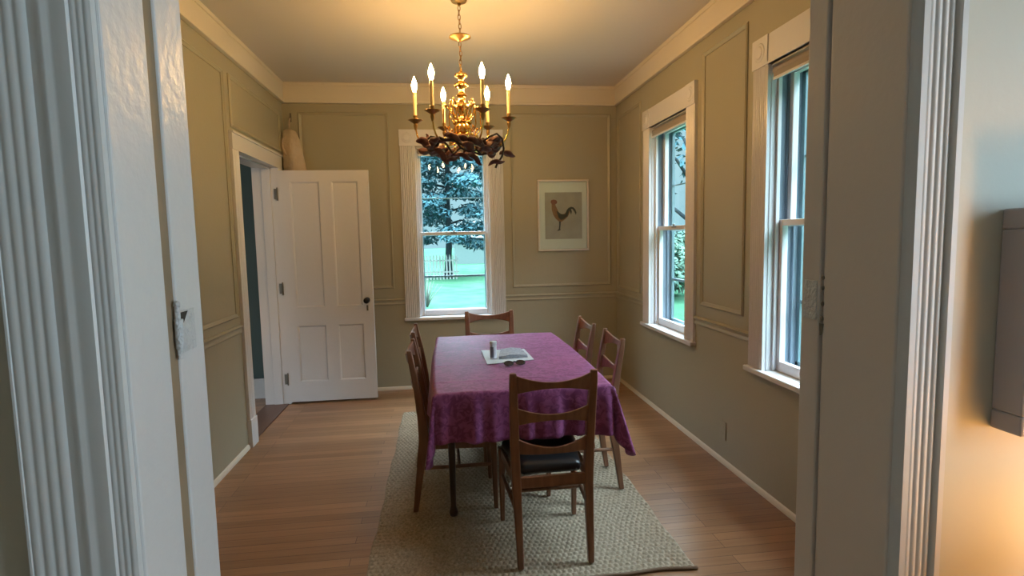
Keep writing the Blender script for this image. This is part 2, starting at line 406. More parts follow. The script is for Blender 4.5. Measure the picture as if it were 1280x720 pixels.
window(1, ((BW[0]+BW[1])/2, YB, WZ0), 0, label='tall sash window in the back wall behind the chandelier')
window(2, (XR, (W1[0]+W1[1])/2, WZ0), -PI/2, label='far tall sash window in the right wall')
window(3, (XR, (W2[0]+W2[1])/2, WZ0), -PI/2, label='near tall sash window in the right wall, partly behind door jamb')
window(4, (2.2, -.5, WZ0), -PI/2, label='unseen sash window added in the near room right wall to light the doorway')  # added opening around the near-room area lamp, never in view
for i, (loc, rz, lab) in enumerate((
        (((BW[0]+BW[1])/2, YB, WZ0), 0, 'rolled up taupe roller blind at top of the back wall window'),
        ((XR, (W1[0]+W1[1])/2, WZ0), -PI/2, 'rolled up taupe roller blind at top of the far right-hand window'),
        ((XR, (W2[0]+W2[1])/2, WZ0), -PI/2, 'rolled up taupe roller blind at top of the near right-hand window'))):
    r = empty('roller_blind', loc, rz); tag(r, lab, 'blind', 'roller blinds in the window heads')
    h = WZ1-WZ0
    m = MB(); m.tube([(-.325, .015, h-.036), (.325, .015, h-.036)], .022, 14); m.box(-.32, .32, -.004, -.001, h-.075, h-.04); m.build('rolled_fabric', M['shade'], r, smooth='auto')
    m = MB(); m.box(-.32, .32, -.008, .004, h-.085, h-.07); m.build('bottom_rail', M['white'], r, bevel=.002)

# ------------------------------------------------------------------ hall doorway in the left wall and its open door
m = MB()
for s, y0 in ((-1, DR[0]), (1, DR[1])):
    pr = reeded(.12, .02, 3)
    m.prism([(XL+y, y0+s*x) for x, y in pr], 'z', .19 if s < 0 else 0, 2.085)
    a_, b_ = sorted((y0, y0+s*.125))
    if s < 0: m.box(XL, XL+.03, a_, b_, 0, .2)
m.box(XL, XL+.024, DR[0]-.122, DR[1]+.122, 2.083, 2.20); m.box(XL, XL+.034, DR[0]-.128, DR[1]+.128, 2.19, 2.205)
struct(m.build('trim_11', M['white'], bevel=.002), 'white painted casing around the hall doorway', 'door casing')
m = MB()
m.box(XL-.20, XL+.004, DR[1], DR[1]+.02, 0, 2.10); m.box(XL-.20, XL+.004, DR[0]-.02, DR[0], 0, 2.10); m.box(XL-.20, XL+.004, DR[0], DR[1], 2.085, 2.105)
m.box(XL-.12, XL-.045, DR[1]-.012, DR[1], 0, 2.09); m.box(XL-.12, XL-.045, DR[0], DR[0]+.012, 0, 2.09); m.box(XL-.12, XL-.045, DR[0], DR[1], 2.073, 2.09)
struct(m.build('trim_12', M['white'], bevel=.002), 'white jamb lining of the hall doorway', 'door jamb')
m = MB(); m.box(XL-.2, XL+.0, DR[0], DR[1], 0, .008)
struct(m.build('trim_13', mat('dark_threshold_wood', (.13, .06, .035), .4), bevel=.003), 'dark wood threshold in the hall doorway', 'threshold')

dr = empty('door_1', (XL+.012, 5.03, .02)); struct(dr, 'open white four panel door on the left with dark knob', 'door')
DW, DH, DT = .765, 2.04, .036
lx = [0, .098, .345, .445, .672, DW]       # stile / panel edges
zt = [0, .178, .685, .845, 1.945, DH]
m = MB()
m.box(lx[0], lx[1], 0, DT, 0, DH); m.box(lx[2], lx[3], 0, DT, 0, DH); m.box(lx[4], lx[5], 0, DT, 0, DH)
for a, b in ((1, 2), (3, 4)):
    for c_, d in ((0, 1), (2, 3), (4, 5)): m.box(lx[a], lx[b], 0, DT, zt[c_], zt[d])
    for c_, d in ((1, 2), (3, 4)):
        x0, x1, z0, z1 = lx[a], lx[b], zt[c_], zt[d]
        for (ya, yb_) in ((0, 1), (DT, -1)):     # sloping moulding then a recessed field, both faces
            def fr(o, dep): return [(x0+o, ya+yb_*dep, z0+o), (x1-o, ya+yb_*dep, z0+o), (x1-o, ya+yb_*dep, z1-o), (x0+o, ya+yb_*dep, z1-o)]
            m.loft([fr(-.001, 0.0005), fr(.006, .003), fr(.013, .011), fr(.016, .012)], caps=False)
            q = fr(.016, .012); m.add(q, [(0, 1, 2, 3)])
leaf = m.build('door_leaf', M['white'], dr)
m = MB(); m.tube([(DW-.055, 0, .895), (DW-.055, -.02, .895), (DW-.055, -.035, .895)], [.011, .009, .011], 12)
m.ball((DW-.055, -.052, .895), .027, .022, .027, 16, 10); m.tube([(DW-.055, -.001, .895), (DW-.055, -.006, .895)], .026, 18)
kn = m.build('door_knob', M['iron'], dr, smooth='auto'); kn['label'] = 'dark round door knob'
m = MB(); m.box(DW-.063, DW-.047, -.003, 0, .80, .85); m.lathe([(.0105, 0), (.0105, .004)], (0, 0, 0), 12) if False else None
ke = m.build('keyhole_plate', M['hinge'], dr, bevel=.002)
for z in (.21, 1.02, 1.84):
    m = MB(); m.tube([(-.006, -.006, z-.045), (-.006, -.006, z+.045)], .006, 10); m.ball((-.006, -.006, z+.05), .006, .006, .007); m.ball((-.006, -.006, z-.05), .006, .006, .007)
    m.box(-.034, -.004, -.004, -.001, z-.045, z+.045)
    m.build('door_hinge', M['hinge'], dr, smooth='auto')

# ------------------------------------------------------------------ the doorway the picture is taken through
m = MB()
def jamb(m, xf, s):            # s=+1: jamb on the left side facing +x
    def bx(d0, d1, y0, y1):
        a_, b_ = sorted((xf-s*d1, xf-s*d0)); m.box(a_, b_, y0, y1, 0, 2.3)
    bx(0, .04, YW-.012, .764 if s > 0 else .812)
    bx(.006, .04, .764 if s > 0 else .812, .79 if s > 0 else .822)
    bx(0, .04, .79 if s > 0 else .822, YF+.001)
m = MB(); jamb(m, JL, 1); m.box(JL-.04, JR+.04, YW-.012, YF, 2.26, 2.3)
struct(m.build('trim_14', M['jamb'], bevel=.0025), 'glossy white left jamb of the near doorway', 'door jamb')
m = MB(); jamb(m, JR, -1)
struct(m.build('trim_15', mat('warm_bounce_gloss_paint', (.62, .58, .55), .3, bump=(70, .35, .0015)), bevel=.0025), 'glossy right jamb of the near doorway', 'door jamb')  # warm bounce light on this side is tinted into the paint
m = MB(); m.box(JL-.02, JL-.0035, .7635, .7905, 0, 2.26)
struct(m.build('trim_16', M['tan']), 'groove in the left jamb of the near doorway, its shade painted tan', 'door jamb')
# casings: back band, fine reeds near the opening; on the left wider reeds further out
def casing(name, x0, s, spec, label, mt):
    pts = [(0, 0), (0, .016)]
    for x, y in spec: pts.append((x, y))
    pts.append((spec[-1][0], 0))
    m = MB(); m.prism([(x0+s*x, YW-y) for x, y in pts], 'z', 0, 2.34)
    struct(m.build(name, mt, smooth='auto'), label, 'door casing')
def reeds(x0, p, n, base, amp):
    r = []
    for i in range(n):
        for t in (.06, .2, .35, .5, .65, .8, .94): r.append((x0+p*(i+t), base+amp*math.sin(PI*t)**.8))
    return r
M['casing'] = mat('casing_paint', (.60, .60, .60), .38, bump=(60, .2, .001))
fine = [(.001, .019)]+reeds(.002, .0068, 3, .019, .001)+[(.024, .022), (.035, .0215), (.040, .0200), (.044, .0200), (.048, .0214), (.051, .0214), (.055, .0195), (.064, .018)]
wide = reeds(.065, .0118, 4, .0185, .0018)+[(.1125, .020), (.115, .020)]
casing('trim_17', JL-.0035, -1, fine+wide, 'white fluted casing on the left of the near doorway', M['casing'])
rt = [(.003, .020), (.007, .024), (.016, .024), (.018, .018)] + reeds(.019, .0098, 4, .016, .003) + [(.060, .019), (.062, .024), (.070, .024), (.073, .018)]
casing('trim_18', JR+.0035, 1, rt, 'white fluted casing on the right of the near doorway', M['casing'])
m = MB(); m.box(JL-.15, JR+.08, YW-.024, YW, 2.30, 2.42)
struct(m.build('trim_19', M['jamb']), 'head casing of the near doorway', 'door casing')

# painted-over hinge left on the left jamb
hg = empty('door_hinge', (JL, .79, 1.335)); tag(hg, 'old painted-over hinge leaf left on white jamb at left', 'hinge')
m = MB(); m.box(0, .0022, .002, .047, -.034, .024); 
for (y, z) in ((.036, .014), (.012, -.024), (.036, -.024), (.024, -.005)): m.loft([[(.0022, y+.004*math.cos(j*PI/5), z+.004*math.sin(j*PI/5)) for j in range(10)], [(.0034, y+.002*math.cos(j*PI/5), z+.002*math.sin(j*PI/5)) for j in range(10)]])
m.build('hinge_leaf', M['paintedhinge'], hg, bevel=.001)
m = MB(); m.tube([(.004, -.006, -.026), (.004, -.006, .014)], .0055, 12); m.tube([(.003, -.006, -.04), (.003, -.006, -.026)], .0035, 10); m.tube([(.003, -.006, .014), (.003, -.006, .03)], .0036, 10); m.ball((.003, -.006, .034), .0045, .0045, .005)
m.build('hinge_knuckle', M['paintedhinge'], hg, smooth='auto')
m = MB(); m.prism([(.001, .022), (.024, .022), (.001, -.002)], 'x', .0023, .0032)
m.build('chipped_patch', M['dark'], hg)
# strike marks on the right jamb
st = empty('strike_plate', (JR, .825, 1.335)); tag(st, 'painted-over latch strike plate on right jamb of the near doorway', 'strike plate')
m = MB(); m.box(-.0015, 0, .002, .034, -.03, .034); m.build('plate', M['paintedhinge'], st, bevel=.0008)
m = MB()
for z, s_ in ((.040, .0035), (.024, .004), (-.002, .0045), (-.026, .0045)): m.ball((-.0008, -.012, z), .0016, .0035, s_)
m.prism([(-.016, -.034), (-.006, -.034), (-.008, -.054), (-.013, -.052)], 'x', -.0012, .0); m.build('screw_holes', M['hinge'], st)

# picture hung on the near wall at the right edge
pf = empty('picture_frame', (.914, YW, 1.165)); tag(pf, 'greige framed picture hung on near wall, cut off by right edge', 'picture')
m = MB(); hw, hh = .145, .31
m.box(-hw, hw, -.044, 0, 0, .028); m.box(-hw, hw, -.044, 0, hh-.028, hh); m.box(-hw, -hw+.028, -.044, 0, .028, hh-.028); m.box(hw-.028, hw, -.044, 0, .028, hh-.028)
m.build('frame', M['greyframe'], pf, bevel=.003)
m = MB(); m.box(-hw+.02, hw-.02, -.036, -.004, .02, hh-.02); m.build('art_print', M['artpaper'], pf)
# table with a lamp standing just out of view at lower right: its light falls on the near wall
tb = empty('side_table', (.97, .44, 0)); tag(tb, 'small brown side table against near wall, out of view at right', 'side table')
m = MB(); m.box(-.2, .2, -.2, .2, .70, .73); m.build('table_top', M['sidetable'], tb, bevel=.004)
for sx in (-1, 1):
    for sy in (-1, 1):
        m = MB(); m.loft([[(sx*.17+a_*.013, sy*.17+b_*.013, 0) for a_, b_ in ((-1,-1),(1,-1),(1,1),(-1,1))], [(sx*.17+a_*.02, sy*.17+b_*.02, .70) for a_, b_ in ((-1,-1),(1,-1),(1,1),(-1,1))]]); m.build('leg', M['sidetable'], tb)
lp = empty('table_lamp', (.97, .46, .73)); tag(lp, 'lit table lamp with cream shade on small side table at right', 'lamp')
m = MB(); m.lathe([(.06, 0), (.06, .012), (.02, .03), (.035, .09), (.03, .16), (.01, .2), (.01, .25)]); m.build('lamp_base', M['dbrass'], lp, smooth='auto')
m = MB(); m.loft([[(r_*math.cos(2*PI*j/24), r_*math.sin(2*PI*j/24), z) for j in range(24)] for r_, z in ((.12, .2), (.075, .38))], caps=False); m.build('lamp_shade', M['lampshade'], lp, smooth=True)
m = MB(); m.ball((0, 0, .29), .025, .025, .035); m.build('light_bulb', mat('lamp_bulb_glow', (1, .8, .5), emit=((1, .48, .11), LAMP*12)), lp, smooth=True)

# ------------------------------------------------------------------ rug: real woven relief
def rug():
    x0, x1, y0, y1 = -.375, 1.05, 2.165, 4.60
    nx, ny = 330, 560
    vs = []; fs = []
    for j in range(ny+1):
        y = y0+(y1-y0)*j/ny
        for i in range(nx+1):
            x = x0+(x1-x0)*i/nx
            u_ = x/.026; v_ = y/.030
            row = math.floor(v_); ph = u_+.5*(row % 2)
            hz = abs(math.sin(PI*ph))**.7*abs(math.sin(PI*v_))**.7
            wob = .006*math.sin(x*9)+.004*math.sin(x*23)
            e_ = min(i, nx-i, j, ny-j)
            z = .003+.009*hz*(1 if e_ > 1 else .2)
            xx = x+.004*math.sin(y*7)+.003*math.sin(y*19); 
            vs.append((xx, y+wob*(1-(j/ny)), z if e_ > 0 else .0005))
    for j in range(ny):
        for i in range(nx):
            a_ = j*(nx+1)+i; fs.append((a_, a_+1, a_+nx+2, a_+nx+1))
    m = MB(); m.v = vs; m.f = fs
    r = m.build('rug', M['jute'], smooth=True)
    tag(r, 'natural woven jute rug under the dining table', 'rug')
    b_ = MB()
    pts = [(x0+(x1-x0)*i/60, y0+.006*math.sin((x0+(x1-x0)*i/60)*9)+.004*math.sin((x0+(x1-x0)*i/60)*23)-.004, .008) for i in range(61)]
    b_.tube(pts, .008, 8)
    e1 = b_.build('rug_binding', mat('brown_jute_binding', (.19, .12, .075), .9, bump=(150, .8, .003)), r, smooth=True); e1['label'] = 'darker brown bound end'
rug()

# ------------------------------------------------------------------ dining table and cloth
TX0, TX1, TY0, TY1, TZ = -.06, .775, 2.485, 3.965, .742
t = empty('dining_table', (0, 0, 0)); tag(t, 'dark wood dining table hidden under the plum tablecloth', 'table')
m = MB(); m.box(TX0+.004, TX1-.004, TY0+.004, TY1-.004, TZ-.028, TZ-.003); m.build('table_top', M['darkwood'], t, bevel=.004)
m = MB()
m.box(.0, TX1-.06, 2.755, 2.775, TZ-.11, TZ-.028); m.box(.0, TX1-.06, 3.875, 3.895, TZ-.11, TZ-.028); m.box(.0, .02, 2.77, 3.88, TZ-.11, TZ-.028); m.box(.705, .725, 2.77, 3.88, TZ-.11, TZ-.028)
m.build('apron', M['darkwood'], t)
for lx_, ly in ((.012, 2.775), (.735, 2.785), (.012, 3.875), (.735, 3.875)):
    m = MB(); m.lathe([(.016, .0125), (.021, .018), (.023, .035), (.017, .055), (.014, .07), (.016, .2), (.019, .4), (.023, .55), (.024, .60), (.024, TZ-.03)], (lx_, ly, 0), 16)
    m.build('leg', M['darkwood'], t, smooth='auto')

def tablecloth():
    OX, OY = .25, .228
    ax, ay = (TX1-TX0)/2, (TY1-TY0)/2; cx, cy = (TX0+TX1)/2, (TY0+TY1)/2
    random.seed(3)
    nx, ny = 110, 150
    def edge_ripple(s, seed): return math.sin(s*13+seed)*.5+math.sin(s*29+seed*2.3)*.35+math.sin(s*47+seed*1.3)*.2
    vs = []; fs = []
    for j in range(ny+1):
        v = -(ay+OY)+2*(ay+OY)*j/ny
        for i in range(nx+1):
            u = -(ax+OX)+2*(ax+OX)*i/nx
            dx = max(0, abs(u)-ax); dy = max(0, abs(v)-ay); sx = 1 if u > 0 else -1; sy = 1 if v > 0 else -1
            bx = max(-ax, min(ax, u)); by = max(-ay, min(ay, v))
            if dx == 0 and dy == 0:
                z = TZ+.001+.0012*math.sin(u*17+v*5)*math.sin(v*11)
                for fy in (-.53, -.18, .2, .52):          # fold creases pressed across the cloth
                    z += .0045*math.exp(-((v-fy-.01*math.sin(u*3))/.009)**2)*(1-.6*min(1, max(0, u+.1)/.3))
                z += .002*math.exp(-((u-.02)/.008)**2)
                vs.append((cx+u+(.018*(1-(v/ay)**2))*(u/ax), cy+v, z)); continue
            if dx > 0 and dy > 0:                          # hanging corner: cone of folds
                th = math.atan2(dy, dx); q_ = max(dx/OX, dy/OY); r = q_*((OX*math.cos(th)**2+OY*math.sin(th)**2)+.10*math.sin(2*th)**2)
                fold = math.sin(th*2)                       # strongest on the diagonal
                rho = .010+r*(.05+(.24 if sx > 0 else .08)*fold**2+.10*math.sin(th*8)*fold)
                rho = min(rho, r*.85)
                drop = math.sqrt(max(r*r-rho*rho, 0))
                x = bx*1.0+sx*rho*math.cos(th); y = by+sy*rho*math.sin(th)
                vs.append((cx+x, cy+y, TZ-drop)); continue
            if dx > 0:
                s = v; d = dx; k_ = min(1, d/.06)
                near = 1-min(1, (ay-abs(v))/.25)
                out = .008*k_+d*(.05+.10*edge_ripple(s, 1 if sx > 0 else 4)*(1-.5*near))
                out = min(out, .04 if abs(v) < ay-.2 else .06); out = max(out, .006*k_)
                vs.append((cx+sx*(ax+out+.018*(1-(v/ay)**2)), cy+v, TZ-math.sqrt(max(d*d-out*out*.5, 0)))); continue
            s = u; d = dy; k_ = min(1, d/.06)
            out = .008*k_+d*(.07+.17*edge_ripple(s*1.7, 2 if sy > 0 else 6))
            out = max(out, .006*k_)
            vs.append((cx+u, cy+sy*(ay+out), TZ-math.sqrt(max(d*d-out*out*.5, 0))))
    for j in range(ny):
        for i in range(nx):
            a_ = j*(nx+1)+i; fs.append((a_, a_+1, a_+nx+2, a_+nx+1))
    m = MB(); m.v = vs; m.f = fs
    o = m.build('tablecloth', M['cloth'], smooth=True)
    s_ = o.modifiers.new('thick', 'SOLIDIFY'); s_.thickness = .0018; s_.offset = 1
    tag(o, 'plum purple damask tablecloth draped over the dining table', 'tablecloth')
tablecloth()
CT = TZ+.0068      # resting height of things on the cloth

# ------------------------------------------------------------------ chairs
def make_chair():
    """local: rear feet at y=0, facing +y"""
    r = empty('dining_chair')
    def sec(x, y, z, wx, wy): return [(x-wx, y-wy, z), (x+wx, y-wy, z), (x+wx, y+wy, z), (x-wx, y+wy, z)]
    for s in (-1, 1):
        m = MB()
        m.loft([sec(s*.157, .0, 0, .0135, .014), sec(s*.159, .028, .2, .017, .019), sec(s*.162, .052, .35, .019, .024), sec(s*.164, .055, .42, .0195, .026),
                sec(s*.167, .046, .54, .0195, .021), sec(s*.171, .026, .69, .019, .017), sec(s*.174, .003, .82, .0175, .014), sec(s*.175, -.004, .868, .0145, .011)])
        m.build('rear_leg', M['walnut'], r, smooth='auto', bevel=.006, seg=3)
        m = MB()
        m.loft([sec(s*.186, .425, 0, .0115, .0115), sec(s*.185, .42, .25, .015, .015), sec(s*.183, .415, .389, .019, .019)])
        m.build('front_leg', M['walnut'], r, smooth='auto', bevel=.006, seg=3)
    # three bowed slats with hollowed top edges
    def yb(z):   # rear post centre line
        pts = [(.42, .055), (.54, .046), (.69, .026), (.82, .003), (.9, -.006)]
        for (z0, y0), (z1, y1) in zip(pts, pts[1:]):
            if z <= z1: return y0+(y1-y0)*(z-z0)/(z1-z0)
        return pts[-1][1]
    for zt_, zb_, dt, db in ((.862, .770, .034, .030), (.714, .626, .032, .028), (.574, .496, .044, .003)):
        m = MB(); n = 22; rings = []
        hw = .158+(.0105*(zt_-.44)/.4)+.004
        for i in range(n+1):
            q_ = -1+2*i/n; x = q_*hw; c = (1-q_*q_)
            top = zt_-dt*c**1.0; bot = zb_+db*c
            bow = -.032*c
            rings.append([(x, yb(bot)+bow-.006, bot), (x, yb(bot)+bow+.006, bot), (x, yb(top)+bow+.006, top), (x, yb(top)+bow-.006, top)])
        m.loft(rings); m.build('back_slat', M['walnut'], r, smooth='auto', bevel=.003)
    m = MB()
    m.box(-.152, .152, .045, .065, .338, .388); m.box(-.167, .167, .405, .424, .338, .388)
    for s in (-1, 1): m.loft([[(s*.163-.009, .07, .338), (s*.163+.009, .07, .338), (s*.163+.009, .07, .388), (s*.163-.009, .07, .388)], [(s*.183-.009, .40, .338), (s*.183+.009, .40, .338), (s*.183+.009, .40, .388), (s*.183-.009, .40, .388)]])
    m.build('seat_frame', M['walnut'], r, bevel=.003)
    # padded seat
    m = MB(); out = []
    n = 12
    def ring(sc, z):
        pts = []
        for (cx_, cy_, rx) in ((1, 1, 0), (-1, 1, 1), (-1, -1, 2), (1, -1, 3)):
            hw_ = (.186 if cy_ > 0 else .142)*sc; yc = .245; hy = (.185 if cy_ > 0 else .168)*sc; rad = .028*sc
            for k_ in range(5):
                an = rx*PI/2+k_*PI/8
                pts.append((cx_*(hw_-rad)+rad*math.cos(an), yc+cy_*(hy-rad)+rad*math.sin(an), z))
        return pts
    m.loft([ring(.97, .386), ring(1.0, .400), ring(.99, .418), ring(.93, .430), ring(.75, .437), ring(.4, .439)])
    m.build('seat_cushion', M['vinyl'], r, smooth=True)
    for s in (-1, 1):
        m = MB(); m.tube([(s*.161, .034, .235), (s*.184, .42, .245)], [.010, .010], 10); m.build('side_stretcher', M['walnut'], r, smooth='auto')
    m = MB(); m.tube([(-.172, .235, .240), (.172, .235, .240)], .009, 10); m.build('cross_stretcher', M['walnut'], r, smooth='auto')
    return r
ch0 = make_chair()
CH = [((.449, 2.262), 0.01, 'walnut ladder-back dining chair nearest the viewer, its back turned to us'),
      ((-.186, 3.005), -PI/2, 'walnut dining chair on left side of table, nearer of the two'),
      ((-.196, 3.585), -PI/2, 'walnut dining chair on left side of table, farther and mostly hidden'),
      ((.968, 3.085), PI/2-.02, 'walnut dining chair on window side of table, nearer, splayed legs showing'),
      ((.952, 3.632), PI/2+.01, 'walnut dining chair on window side of table, farther one'),
      ((.342, 4.275), PI, 'walnut dining chair at far head of table below the back window')]
for i, ((x, y), rz, lab) in enumerate(CH):
    o = ch0 if i == 0 else copy_tree(ch0)
    o.location = (x, y, .0125 if True else 0); o.rotation_euler = (0, 0, rz)
    tag(o, lab, 'chair', 'dining chairs around the table')

# ------------------------------------------------------------------ things on the table
m = MB(); z = CT
pts = [(.223, 3.003), (.496, 3.066), (.484, 3.375), (.215, 3.388)]
m.loft([[(x, y, z+.0005) for x, y in pts], [(x, y, z+.003) for x, y in pts]])
tag(m.build('paper_sheet', M['paper'], bevel=.0005), 'white sheet of paper lying on plum tablecloth under the newspaper', 'paper')
nw = empty('newspaper', (0, 0, 0)); tag(nw, 'folded grey newspaper on white paper sheet on the table', 'newspaper')
for q_ in range(4):
    m = MB(); zz = z+.0036+q_*.0035; n = 10; rings = []
    for i in range(n+1):
        t_ = i/n
        xa = .298+.170*t_; xb = .335+.120*t_
        ya = 3.10+.02*t_+.006*q_; yb_ = 3.36-.008*q_
        wv = .004*math.sin(PI*t_)*(q_+1)/4+.0015*math.sin(t_*9+q_)
        lift = max(0, wv)
        rings.append([(xa, ya, zz+lift), (xb, yb_, zz+lift), (xb, yb_, zz+.003+lift), (xa, ya, zz+.003+lift)])
    m.loft(rings); m.build('folded_page', M['news'], nw, smooth='auto')
bt = empty('pill_bottle', (.270, 3.135, z+.0035)); tag(bt, 'slim white capped bottle with grey label standing on white paper', 'bottle')
m = MB(); m.lathe([(.017, 0), (.019, .002), (.019, .078), (.016, .081)], n=24); m.build('bottle_body', M['plasticw'], bt, smooth='auto')
m = MB(); m.loft([[(.0196*math.cos(a_), .0196*math.sin(a_), zz) for a_ in [PI*.75+PI*.75*j/14 for j in range(15)]]+[(.0192*math.cos(a_), .0192*math.sin(a_), zz) for a_ in [PI*1.5-PI*.75*j/14 for j in range(15)]] for zz in (.008, .07)]); m.build('bottle_label', M['label'], bt, smooth='auto')
m = MB(); m.lathe([(.0165, .0805), (.0205, .083), (.0205, .098), (.018, .101)], n=24); m.build('bottle_cap', M['plasticw'], bt, smooth='auto')
# dark folded spectacles in front of the paper
gl = empty('eyeglasses', (.37, 2.955, z+.002), .15); tag(gl, 'folded dark eyeglasses lying in front of the newspaper', 'eyeglasses')
for s in (-1, 1):
    m = MB(); 
    m.tube([(s*.033+.026*math.cos(2*PI*j/20), 0.012*1.0*math.sin(2*PI*j/20)*1.6, .004+.008*(1+math.sin(2*PI*j/20))) for j in range(20)], .0024, 6, closed=True); rm = m.build('rim', M['lens'], gl, smooth=True)
    m = MB(); m.add([(s*.033+.025*math.cos(2*PI*j/20), .0185*math.sin(2*PI*j/20), .004+.008*(1+math.sin(2*PI*j/20))) for j in range(20)]+[(s*.033+.025*math.cos(2*PI*j/20), .0185*math.sin(2*PI*j/20)+.001, .003+.008*(1+math.sin(2*PI*j/20))) for j in range(20)], [tuple(range(20)), tuple(range(39, 19, -1))]+[(j, (j+1) % 20, 20+(j+1) % 20, 20+j) for j in range(20)]); m.build('lens', M['lens'], rm)
    m = MB(); m.tube([(s*.060, .012, .014), (s*.062, .022, .012), (s*.03, .034+.004*s, .008), (-s*.03, .040+.004*s, .005), (-s*.045, .036, .003)], .0022, 6); m.build('temple_arm', M['lens'], gl, smooth=True)
m = MB(); m.tube([(-.008, .008, .017), (0, .010, .019), (.008, .008, .017)], .002, 6); m.build('bridge', M['lens'], gl, smooth=True)

# ------------------------------------------------------------------ chandelier
CHX, CHY = .14, 3.45
ch = empty('chandelier', (CHX, CHY, 0)); tag(ch, 'brass six-arm candle chandelier with lit bulbs hanging from ceiling', 'chandelier')
m = MB(); m.lathe([(.05, ZC-.001), (.052, ZC-.012), (.045, ZC-.026), (.012, ZC-.034), (.008, ZC-.05)], n=24); m.build('canopy', M['dbrass'], ch, smooth='auto')
m = MB()
def link(c, ang, l=.017, wd=.008, r=.0022):
    P = []
    for j in range(16):
        t_ = 2*PI*j/16; a_ = wd*math.cos(t_); b_ = l*math.sin(t_)
        P.append((c[0]+a_*math.cos(ang), c[1]+a_*math.sin(ang), c[2]+b_))
    m.tube(P, r, 6, closed=True)
z = ZC-.062; kk = 0
while z > 2.46:
    if 2.628 < z < 2.668:
        if m.v: m.build('chain', M['dbrass'], ch, smooth=True); m = MB()
    else: link((.002*math.sin(z*40), 0, z), (kk % 2)*PI/2+.3)
    z -= .0262; kk += 1
m.build('chain', M['dbrass'], ch, smooth=True)
m = MB(); m.lathe([(.010, 2.675), (.03, 2.668), (.064, 2.655), (.066, 2.648), (.055, 2.643), (.02, 2.634), (.008, 2.625)], n=28); m.build('hanging_disc', M['dbrass'], ch, smooth='auto')
m = MB(); m.lathe([(.004, 2.47), (.008, 2.455), (.016, 2.445), (.032, 2.430), (.034, 2.424), (.018, 2.410), (.015, 2.395), (.026, 2.385), (.036, 2.375), (.036, 2.368), (.020, 2.355), (.016, 2.340),
                   (.018, 2.325), (.030, 2.315), (.032, 2.308), (.019, 2.298), (.016, 2.285), (.022, 2.27), (.040, 2.255), (.045, 2.24), (.030, 2.225), (.020, 2.20), (.026, 2.17), (.045, 2.14), (.056, 2.11), (.052, 2.08), (.035, 2.055), (.018, 2.04), (.014, 2.03), (.020, 2.02), (.012, 2.005), (.003, 1.995)], n=28)
m.build('column', M['brass'], ch, smooth='auto')
for k_ in range(12):      # decorative scrolls with leaf tips
    an = 2*PI*k_/12+.2; big = k_ % 2 == 0; m = MB(); P = []
    R_ = .115 if big else .075; z0 = 2.13 if big else 2.2
    for j in range(25):
        t_ = j/24
        if t_ < .6:
            q_ = t_/.6; rr = .03+(R_-.03)*math.sin(q_*PI*.55)/math.sin(PI*.55); zz = z0+(.11 if big else .075)*math.sin(q_*PI*.95)
        else:
            q_ = (t_-.6)/.4; rr = R_+.004-.022*(1-math.cos(q_*PI*1.4))*.9; zz = z0+.01-.05*math.sin(q_*PI*.9)-.01*q_
        P.append((rr*math.cos(an), rr*math.sin(an), zz))
    m.tube(P, [.0045-.002*abs(j/24-.4) for j in range(25)], 6)
    e_ = P[-1]; m.ball(e_, .008, .008, .008, 10, 6)
    e_ = P[8]; m.ball((e_[0], e_[1], e_[2]+.008), .007, .007, .011, 10, 6)
    m.build('scroll', M['brass'], ch, smooth=True)
for rr, zz, n_ in ((.088, 2.065, 14), (.062, 2.03, 10), (.05, 2.15, 10), (.038, 2.243, 8), (.033, 2.37, 8), (.03, 2.428, 8)):
    m = MB()
    for k_ in range(n_):
        an = 2*PI*k_/n_; m.ball((rr*math.cos(an), rr*math.sin(an), zz), .0085, .0085, .013, 8, 6)
    m.tube([((rr-.004)*math.cos(2*PI*j/24), (rr-.004)*math.sin(2*PI*j/24), zz) for j in range(24)], .004, 6, closed=True)
    m.build('bead_ring', M['brass'], ch, smooth=True)
RB = .285
def arm(an):
    cs, sn = math.cos(an), math.sin(an); m = MB(); P = []
    prof = [(.03, 2.075), (.05, 2.045), (.08, 2.015), (.12, 1.998), (.16, 1.992), (.20, 1.998), (.235, 2.015), (.262, 2.045), (.278, 2.08), (.285, 2.12), (.285, 2.145)]
    for r_, z_ in prof: P.append((r_*cs, r_*sn, z_))
    m.tube(P, .0052, 8); m.ball((.125*cs, .125*sn, 2.012), .008, .008, .012, 8, 6)
    a_ = m.build('arm', M['brass'], ch, smooth=True)
    c = (RB*cs, RB*sn, 0)
    m = MB(); m.lathe([(.006, 2.11), (.013, 2.135), (.011, 2.148), (.018, 2.154), (.040, 2.168), (.042, 2.172), (.036, 2.171), (.012, 2.163), (.012, 2.185), (.014, 2.195), (.009, 2.20)], c, 22)
    for k_ in range(10):
        q_ = 2*PI*k_/10; m.ball((c[0]+.041*math.cos(q_), c[1]+.041*math.sin(q_), 2.171), .006, .006, .003, 8, 4)
    m.build('drip_pan', M['dbrass'], a_, smooth='auto')
    m = MB(); m.lathe([(.0105, 2.19), (.0105, 2.335), (.008, 2.338)], c, 16); m.build('candle_sleeve', M['sleeve'], a_, smooth='auto')
    m = MB(); m.lathe([(.008, 2.338), (.011, 2.348), (.0155, 2.365), (.0165, 2.378), (.0145, 2.392), (.009, 2.407), (.004, 2.419), (.001, 2.428)], c, 16); m.build('bulb', M['bulb'], a_, smooth=True)
for k_ in range(6): arm(k_*PI/3+math.radians(-8))
